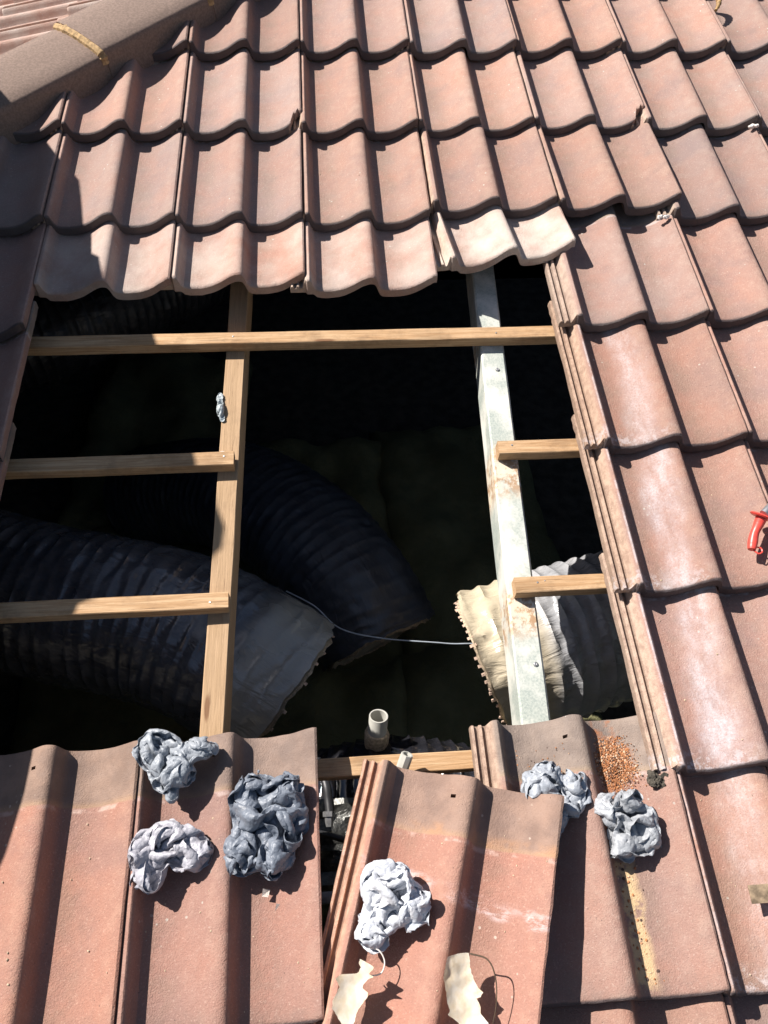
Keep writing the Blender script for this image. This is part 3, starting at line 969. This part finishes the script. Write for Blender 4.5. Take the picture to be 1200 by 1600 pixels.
bm = bmesh.new(); revolve(bm, [(.007, 0), (.0115, .001), (.0115, .010), (.008, .011), (.008, .018), (.006, .028), (.0035, .029), (.003, .0)], 6, Matrix.Rotation(R_(100), 4, 'X') @ Matrix.Translation((0, 0, 0))); mesh_obj('brass_nut', bm, M['steel'], t, smooth=25)
tag(t, 'black hose with a metal nut in the gap beside the loose tile', 'hose fitting')
bm = bmesh.new()
tube(bm, crom([(.55, -2.0, -.19), (.62, -2.02, -.17), (.70, -2.05, -.18), (.8, -2.1, -.2)], 8), .006, 10)
tag(mesh_obj('cable', bm, M['black']), 'black cable crossing the gap below the metal nut', 'cable')
bm = bmesh.new()
n = 14
g = [[bm.verts.new((.52 + .34 * i / n, -2.11 + .17 * j / n, -.235 + .022 * noise.noise((i * .55, j * .5, 3)) + .012 * abs(noise.noise((i * 1.1, j * 1.3, 8))))) for j in range(n + 1)] for i in range(n + 1)]
for i in range(n):
    for j in range(n): bm.faces.new((g[i][j], g[i + 1][j], g[i + 1][j + 1], g[i][j + 1]))
bmesh.ops.solidify(bm, geom=bm.faces[:], thickness=.001)
tag(mesh_obj('foil_sheet', bm, simple('foil', (.14, .14, .13), .3, 60, .4, .5, .003, metal=.7), smooth=25), 'crinkled dull foil seen in the gap beside the loose tile', 'foil')
bm = bmesh.new(); box(bm, .585, .64, -2.135, -2.115, -.16, -.148, .002)
tag(mesh_obj('metal_bracket', bm, M['steel']), 'small shiny metal bracket deep in the gap left of the loose tile', 'bracket')

# ------------------------------------------------------------------ crumpled tape balls
def on_roof(u, v):
    return 0
def crumple(lobes, size, seed, N=64, steps=320, stiff=.35, mod=.08, loose=.35):
    """a square sheet squeezed into a union of ellipsoids by position based dynamics"""
    r = np.random.RandomState(seed)
    g = (np.arange(N) / (N - 1) - .5)
    X, Y = np.meshgrid(g * size, g * size, indexing='ij')
    h = size / (N - 1)
    P = np.stack([X, Y, np.zeros_like(X)], -1)
    for k in range(14):
        w = r.normal(size=2) * (2 + k) / size; ph = r.rand() * 6.28
        P[..., 2] += .18 * size / (2 + k) * np.sin(w[0] * X * 2 + w[1] * Y * 2 + ph)
    P[..., 2] += .03
    P += r.normal(size=P.shape) * h * .25
    L = np.array(lobes)
    c, q = L[:, :3], L[:, 3:] * .96
    def con(a, b, rest, k, lo=None):
        d = b - a
        l = np.sqrt((d * d).sum(-1, keepdims=True)) + 1e-9
        e = (l - rest) / l * .5 * k
        if lo: e = np.where(l < rest, e, 0)
        a += d * e; b -= d * e
    V = np.zeros_like(P)
    bd = np.minimum.reduce([np.arange(N)[:, None] + 0 * np.arange(N), np.arange(N)[None] + 0 * np.arange(N)[:, None], N - 1 - np.arange(N)[:, None] + 0 * np.arange(N), N - 1 - np.arange(N)[None] + 0 * np.arange(N)[:, None]])
    thr = 1 + loose * np.clip(1 - bd / 7., 0, 1).ravel()
    K = r.normal(size=(3, 5)) * 150; K2 = r.rand(5) * 6.28
    for it in range(steps):
        s = max(1., 4.2 * (1 - it / (steps * .72)))
        old = P.copy()
        P += V * .8
        P[..., 2] -= .00004
        for sub in range(3):
            for o in (0, 1):
                con(P[o:N - 1:2], P[o + 1::2][:len(P[o:N - 1:2])], h, 1)
                con(P[:, o:N - 1:2], P[:, o + 1::2][:, :P[:, o:N - 1:2].shape[1]], h, 1)
            con(P[:-1:2, :-1:2], P[1::2, 1::2], h * 1.414, .6); con(P[1::2, :-1:2], P[:-1:2, 1::2], h * 1.414, .6)
            for dd in (2, 5):
                for o in range(dd):
                    for ax in (0, 1):
                        Q = P if ax == 0 else P.swapaxes(0, 1)
                        A = Q[o::dd]
                        for z in (0, 1):
                            a = A[z:-1:2] if len(A) > 1 + z else None
                            if a is None: continue
                            b = A[z + 1::2][:len(a)]
                            con(a, b, h * dd * (.96 if dd == 2 else .9), stiff if dd == 2 else stiff * .55, lo=True)
        # container
        p = P.reshape(-1, 3)
        f = (p[:, None, :] - c[None] * s) / (q[None] * s)
        m = np.sqrt((f * f).sum(-1)) * (1 + mod * np.sin(p @ K + K2).sum(-1))[:, None]
        j = m.argmin(1); mm = m[np.arange(len(p)), j]
        tgt = c[j] * s + (p - c[j] * s) / np.maximum(mm, 1e-6)[:, None]
        w = np.where(mm > thr, .6, 0)[:, None]
        p += (tgt - p) * w
        np.maximum(p[:, 2], .001, out=p[:, 2])
        P = p.reshape(P.shape)
        V = P - old
    return P

def ball(name, loc, lobes, col, label, seed, size=.38, N=88, extra=5, steps=300, cat='tape ball', group='crumpled grey tape balls on the tiles', tilt=None, thick=.0004, mod=.06, loose=.32):
    r = random.Random(seed)
    L = [tuple(l) for l in lobes]
    for i in range(extra):
        b = r.choice(lobes); a = r.uniform(0, 6.28); k = r.uniform(.75, 1.05)
        L.append((b[0] + b[3] * k * math.cos(a), b[1] + b[4] * k * math.sin(a), b[2] + r.uniform(-.004, .012), b[3] * r.uniform(.16, .34), b[4] * r.uniform(.16, .34), b[5] * r.uniform(.2, .45)))
    P = crumple(L, size, seed, N=N, steps=steps, stiff=.24, mod=mod, loose=loose)
    N = P.shape[0]
    bm = bmesh.new()
    V = [[bm.verts.new(P[a, b].tolist()) for b in range(N)] for a in range(N)]
    for a in range(N - 1):
        for b in range(N - 1):
            bm.faces.new((V[a][b], V[a + 1][b], V[a + 1][b + 1], V[a][b + 1]))
    bmesh.ops.subdivide_edges(bm, edges=bm.edges[:], cuts=1, use_grid_fill=True)
    bmesh.ops.smooth_vert(bm, verts=bm.verts[:], factor=.3, use_axis_x=True, use_axis_y=True, use_axis_z=True)
    bm.normal_update()
    for v in bm.verts:
        v.co += v.normal * ((.0006 * (1 - 2.4 * abs(noise.noise(v.co * 85 + Vector((seed, 0, 0)))))) + .0003 * (1 - 2.4 * abs(noise.noise(v.co * 210))))
    o = mesh_obj(name, bm, M['tape'], None, Matrix.Translation(loc) @ (tilt or Matrix()), smooth=38)
    md = o.modifiers.new('thickness', 'SOLIDIFY'); md.thickness = thick
    o.color = (*col, 1)
    return tag(o, label, cat, group)
# roof-frame places
ball('tape_ball', (.362, -1.924, .074), [(0, -.010, .012, .042, .036, .026), (-.034, .022, .012, .026, .032, .020), (.038, .018, .014, .036, .018, .018), (-.008, .034, .016, .018, .018, .018), (0, -.050, .004, .012, .018, .010)],
     (.29, .31, .335), 'grey tape ball with two ears, hanging over the batten edge of the lower tiles', 3)
ball('tape_ball', (.360, -2.054, .068), [(0, .006, .014, .052, .034, .028), (-.036, -.006, .012, .026, .030, .022), (.034, -.012, .012, .040, .022, .020), (-.026, -.042, .008, .024, .024, .018)],
     (.38, .37, .40), 'pale lilac grey tape ball below the two-eared one, nearer the tile seam', 5)
ball('tape_ball', (.511, -2.030, .072), [(.004, .004, .020, .062, .070, .038), (-.018, .046, .018, .034, .030, .030), (.030, .040, .018, .034, .040, .032), (-.030, -.034, .012, .032, .038, .026), (.012, -.040, .014, .046, .038, .028)],
     (.17, .19, .225), 'large dark slate tape ball on the right roll of the lower tile', 7, size=.50, N=108)
ball('tape_ball', (.706, -2.150, .102), [(0, .006, .018, .044, .046, .034), (-.016, .020, .014, .034, .032, .028), (.022, -.012, .014, .034, .036, .028), (-.030, -.040, .004, .030, .030, .018)],
     (.56, .57, .60), 'whitest tape ball, sitting on the loose askew tile', 9, size=.43, N=96)
ball('tape_ball', (.984, -2.002, .064), [(-.006, .008, .014, .042, .036, .028), (.034, .002, .014, .028, .022, .022), (.030, -.026, .010, .030, .016, .016), (-.004, -.040, .010, .022, .034, .018)],
     (.33, .35, .38), 'grey tape ball half hidden behind the corner of the loose tile', 11)
ball('tape_ball', (1.100, -2.056, .062), [(.002, .004, .018, .038, .044, .032), (-.030, .022, .012, .024, .022, .020), (.030, -.016, .014, .024, .038, .024), (-.012, -.038, .010, .028, .022, .018)],
     (.33, .34, .355), 'round grey tape ball just below the rusty grit', 13)
ball('tape_scrap', (.400, -1.135, -.030), [(0, .030, .004, .009, .014, .008), (.003, -.002, .004, .008, .026, .008), (.006, -.032, .003, .010, .016, .007), (0, .05, .002, .004, .012, .004)],
     (.36, .40, .41), 'grey green scrap of tape stuck to the timber rafter edge', 17, size=.11, N=46, extra=3, cat='tape scrap', group=None, thick=.0004, mod=.02, loose=.1)
bm = bmesh.new(); revolve(bm, [(.0035, 0), (.0035, .0025), (.0095, .003), (.0105, .0015), (.0105, 0)], 20, Matrix.Translation((.410, -1.257, -.0295)))
tag(mesh_obj('washer', bm, M['paper']), 'small white washer on the timber rafter above the batten end', 'washer')

# ------------------------------------------------------------------ leaves, twigs, grit
def leaf(loc, rot, outline, curl, label, stalk=None, bend=0, frame=None):
    t = thing('dry_leaf', loc, rot, ROOF @ frame if frame else None)
    bm = bmesh.new()
    # outline: half widths (left, right) along the length
    n, m_ = 90, 18
    L = outline[-1][0]
    rows_ = []
    for i in range(n + 1):
        y = L * i / n
        lw = float(np.interp(y, [a[0] for a in outline], [a[1] for a in outline])); rw_ = float(np.interp(y, [a[0] for a in outline], [a[2] for a in outline]))
        row = []
        for j in range(m_ + 1):
            f = j / m_
            x = -lw + (lw + rw_) * f
            x += (.0022 * .55 * noise.noise((y * 260, f * 2, loc[0])) if j in (0, m_) else 0)
            z = curl * x * x * 26 + bend * (y - L / 2) ** 2 * 8 + .0025 * noise.noise((x * 70, y * 60, 2))
            row.append(bm.verts.new((x, y, z)))
        rows_.append(row)
    for i in range(n):
        for j in range(m_):
            bm.faces.new((rows_[i][j], rows_[i][j + 1], rows_[i + 1][j + 1], rows_[i + 1][j]))
    bmesh.ops.solidify(bm, geom=bm.faces[:], thickness=.0006)
    mesh_obj('leaf_blade', bm, M['leaf'], t, smooth=60)
    if stalk:
        for st in stalk:
            bm = bmesh.new(); p = crom(st, 10); tube(bm, p, [.0013 - .0007 * i / len(p) for i in range(len(p))], 6); mesh_obj('leaf_stalk', bm, M['stalk'], t)
    return tag(t, label, 'dry leaf')
leaf((.190, .082, .064), Matrix.Rotation(R_(8), 4, 'Z') @ Matrix.Rotation(R_(4), 4, 'X') @ Matrix.Rotation(R_(10), 4, 'Y'),
     [(0, -.0026, .034), (.0084, .004, .035), (.0115, .009, .0355), (.0168, .0197, .030), (.023, .017, .026), (.0336, .022, .025), (.040, .023, .020), (.042, .023, .026), (.048, .025, .029), (.0546, .026, .022), (.063, .029, .017), (.0714, .0276, .013), (.084, .0255, .010), (.089, .024, .009), (.0945, .009, .008), (.0966, -.0026, .0074)], .5,
     'pale cream curled leaf on the right roll of the loose tile', [[(.010, .096, .006), (.034, .090, .014), (.046, .068, .014), (.049, .035, .008), (.044, .0, .0)]], bend=.4, frame=LT)
leaf((.034, .054, .058), Matrix.Rotation(R_(4), 4, 'Z') @ Matrix.Rotation(R_(6), 4, 'X') @ Matrix.Rotation(R_(-6), 4, 'Y'),
     [(0, .008, .008), (.0084, .0158, .0105), (.0168, .0237, .0105), (.027, .025, .0158), (.0378, .021, .0237), (.044, .0197, .0237), (.048, .021, .013), (.0546, .026, .0158), (.061, .0184, .022), (.065, -.0026, .0316), (.067, -.005, .021), (.0735, -.008, .0276), (.078, -.004, .029), (.084, -.005, .0066)], .7,
     'tan curled leaf low on the left of the loose tile', None, bend=.6, frame=LT)
bm = bmesh.new()
cp = crom([(1.775, .225, .085), (1.795, .238, .094), (1.815, .228, .098), (1.828, .204, .094), (1.826, .178, .088), (1.812, .152, .084)], 10)
tube(bm, cp, [.004 + .0055 * math.sin(math.pi * min(1, i / len(cp) * 1.05)) + .0008 * math.sin(i * 1.3) for i in range(len(cp))], 12)
tag(mesh_obj('seedpod', bm, M['seed']), 'curved brown seedpod resting near the top right corner', 'seedpod')
bm = bmesh.new(); tube(bm, crom([(.672, -2.215, .112), (.684, -2.222, .113), (.690, -2.236, .112), (.684, -2.250, .111), (.668, -2.252, .110), (.660, -2.246, .110)], 8), .0011, 6)
tag(mesh_obj('wire_curl', bm, M['paper']), 'thin white curl of wire below the whitest tape ball', 'wire')

def grit(pts, label, name, mat, kind='stuff', smooth=0):
    bm = bmesh.new()
    for (u, v, z, s) in pts:
        r = bmesh.ops.create_icosphere(bm, subdivisions=1, radius=s)
        k = Vector((rnd.uniform(.7, 1.3), rnd.uniform(.7, 1.3), rnd.uniform(.5, .9)))
        o = rnd.random() * 99
        for vv in r['verts']:
            vv.co = Vector((vv.co.x * k.x, vv.co.y * k.y, vv.co.z * k.z)) * (1 + .35 * noise.noise(vv.co / s * 1.3 + Vector((o, 0, 0)))) + Vector((u, v, z))
    o = mesh_obj(name, bm, mat, smooth=smooth)
    tag(o, label, None, None, kind)
    return o
T4 = tile_matrix(4, 7)
pts = []
for i in range(4200):
    a, b = rnd.gauss(0, 1), rnd.gauss(0, 1)
    x = .207 + .016 * a; y = .355 + .022 * b
    if x < .168 or x > .255 or y < .29 or y > .405: continue
    hh = max(0, .0095 * math.exp(-((x - .205) / .017) ** 2 - ((y - .355) / .026) ** 2))
    p = T4 @ Vector((x, y, prof(x) + hh * rnd.random() + .0006))
    pts.append((*p, rnd.choice((rnd.uniform(.0006, .0013), rnd.uniform(.0006, .0013), rnd.uniform(.0009, .0021)))))
for i in range(55):
    x = rnd.uniform(.03, .13); y = rnd.uniform(.29, .39)
    p = T4 @ Vector((x, y, prof(x) + .0004)); pts.append((*p, rnd.uniform(.0006, .0016)))
for i in range(80):
    x = .190 + rnd.gauss(0, .009); y = rnd.uniform(.02, .27)
    p = T4 @ Vector((x, y, prof(x) + .0006)); pts.append((*p, rnd.uniform(.0007, .0030)))
grit(pts, 'heap and trail of rusty orange grit on the tile beside the opening', 'grit', M['gravel'])
pts = []
for (k, r_i, n) in ((1, 7, 16), (2, 7, 30), (5, 7, 20), (5, 6, 14), (6, 5, 8), (6, 4, 8), (5, 5, 8), (4, 1, 5), (3, 2, 4), (7, 2, 5)):
    Tk = tile_matrix(k, r_i)
    for i in range(n):
        x, y = rnd.uniform(.02, .29), rnd.uniform(.01, .32)
        p = Tk @ Vector((x, y, prof(x) + .0006)); pts.append((*p, rnd.uniform(.0007, .0020)))
for i in range(26):
    x, y = rnd.uniform(.02, .29), rnd.uniform(.01, .40)
    p = LT @ Vector((x, y, prof(x) + .0006)); pts.append((*p, rnd.uniform(.0006, .0016)))
grit(pts, 'scattered sandy crumbs on the lower tiles', 'crumbs', simple('crumb', (.50, .38, .26), .9, 40, .3, .2))
# mortar crumbs left at the tile corners
def crumbs(loc, label, n=6, mat='paper', s=.005):
    bm = bmesh.new()
    for i in range(n):
        r = bmesh.ops.create_icosphere(bm, subdivisions=2, radius=s * rnd.uniform(.7, 1.3))
        off = Vector((loc[0] + (i - n / 2) * s * 1.1, loc[1] + rnd.uniform(-.003, .003), loc[2] + rnd.uniform(0, .003)))
        for v in r['verts']: v.co = v.co * (1 + .4 * noise.noise(v.co * 250 + off * 9)) + off
    return tag(mesh_obj('mortar_crumb', bm, M[mat], smooth=30), label, 'mortar crumb')
crumbs((1.475, -.678, .075), 'knobbly white mortar crumb at a tile corner above right of the opening', 5)
crumbs((1.790, -.352, .078), 'knobbly white mortar crumb at a tile corner near the right border', 5)
bm = bmesh.new()
for i in range(46):
    r = bmesh.ops.create_icosphere(bm, subdivisions=2, radius=rnd.uniform(.004, .009))
    off = Vector((1.166 + abs(rnd.gauss(0, .014)) - .004, -1.992 + rnd.gauss(0, .006), .050 + rnd.uniform(0, .012)))
    for v in r['verts']: v.co = v.co * (1 + .6 * noise.noise(v.co * 300 + off * 20)) + off
tag(mesh_obj('moss_clump', bm, M['moss'], smooth=0), 'dark moss clump at the lower right corner of the opening', 'moss')
for (u, v, z, lab) in ((.512, -2.128, .060, 'white paper scrap under the dark tape ball'), (.532, -2.150, .052, 'small pinkish paper scrap below the white one')):
    bm = bmesh.new()
    q = [bm.verts.new((a, b, c)) for a, b, c in ((-.006, -.005, 0), (.004, -.007, .003), (.007, .004, 0), (-.004, .006, .004))]
    bm.faces.new(q); bmesh.ops.solidify(bm, geom=bm.faces[:], thickness=.0006)
    tag(mesh_obj('paper_scrap', bm, M['paper'], None, Matrix.Translation((u, v, z)), smooth=0), lab, 'paper scrap')
bm = bmesh.new(); box(bm, 1.268, 1.37, -2.192, -2.165, .088, .0905, .0006)
for v in bm.verts: v.co.z += .10 * (v.co.x - 1.268) + .003 * noise.noise(v.co * 30)
tag(mesh_obj('metal_strip', bm, M['strip']), 'rusty flat metal strip at the right border', 'metal strip')

# red handled tool at the right border
t = thing('hand_tool', (1.446, -1.556, .098), Matrix.Scale(.78, 4))
bm = bmesh.new()
tube(bm, crom([(-.020, -.042, .002), (-.014, -.026, .004), (-.006, -.004, .010), (.006, .016, .018), (.014, .030, .026)], 8), [.0095, .0100, .0105, .0108, .0110, .0112, .0115, .0118, .0120, .0120, .0120, .0118, .0116, .0114, .0112, .0110, .0108, .0106, .0106, .0106, .0108, .0112, .0116, .0120, .0124, .0126, .0128, .0130, .0132, .0134, .0136, .0138, .014], 16)
mesh_obj('handle', bm, M['red'], t)
bm = bmesh.new(); revolve(bm, [(.0002, -.002), (.021, -.002), (.024, .001), (.022, .004), (.0002, .005)], 24, Matrix.Translation((.016, .032, .028)) @ Matrix.Rotation(R_(-60), 4, 'X') @ Matrix.Rotation(R_(25), 4, 'Y') @ Matrix.Scale(1.35, 4, (1, 0, 0))); mesh_obj('guard', bm, M['red'], t)
bm = bmesh.new(); tube(bm, crom([(-.016, -.044, .002), (-.006, -.054, .002), (.004, -.050, .002), (.004, -.040, .002), (-.006, -.036, .002)], 6), .002, 8); mesh_obj('hanging_loop', bm, M['red'], t)
bm = bmesh.new(); tube(bm, [(.02, .038, .032), (.05, .062, .036), (.075, .07, .036)], [.011, .012, .010], 14)
mesh_obj('ferrule', bm, M['steel'], t)
bm = bmesh.new()
box(bm, .060, .20, .03, .12, .034, .037, .001); mesh_obj('blade', bm, M['steel'], t)
tag(t, 'hand tool with a bright red plastic handle lying on the right tiles', 'tool')
leaf((1.500, -1.500, .105), Matrix.Rotation(R_(-35), 4, 'Z') @ Matrix.Rotation(R_(8), 4, 'X'), [(0, .001, .001), (.01, .008, .009), (.03, .014, .015), (.045, .009, .012), (.06, .001, .001)], 1.4, 'orange dry leaf with a pale stalk above the red handle', [[(.0, .05, .004), (-.01, .075, .012), (-.03, .10, .010)]])

# ------------------------------------------------------------------ made-up panel out of frame, shaped to throw the big shadow

# outline of the upper edge (v, height); the sheet stands across the slope left of the view
prof_ = [(.12, .02), (.12, .28), (.03, .36)]
for us, vs, zs in ((.048, -.49, .05), (.128, -.77, .05), (.168, -.811, .05), (.256, -.959, 0), (.358, -1.279, 0), (.400, -1.375, -.03), (.419, -1.43, -.03), (.415, -1.475, -.03), (.375, -1.52, -.03), (.25, -1.56, 0), (.153, -1.60, 0), (.125, -1.70, 0), (.118, -1.891, .05), (.118, -1.954, .05), (.09, -2.041, .06), (.03, -2.2, .05)):
    k = (us + .45) / .95
    prof_.append((vs + .70 * k, zs + k))
prof_ += [(-1.95, .45), (-1.95, .05)]
bm = bmesh.new()
f = bm.faces.new([bm.verts.new((-.45, v, h)) for v, h in prof_])
bmesh.ops.solidify(bm, geom=[f], thickness=.06)
t = thing('shadow_caster', (0, 0, 0))
mesh_obj('panel', bm, M['beige'], t, smooth=0)
for v in (-.3, -1.2, -1.6):
    bm = bmesh.new(); box(bm, -.60, -.512, v - .02, v + .02, .05, .40, .003); mesh_obj('brace', bm, M['steel'], t)
tag(t, 'made-up beige panel standing out of view at the left, shaped to throw the big shadow', 'shadow caster')
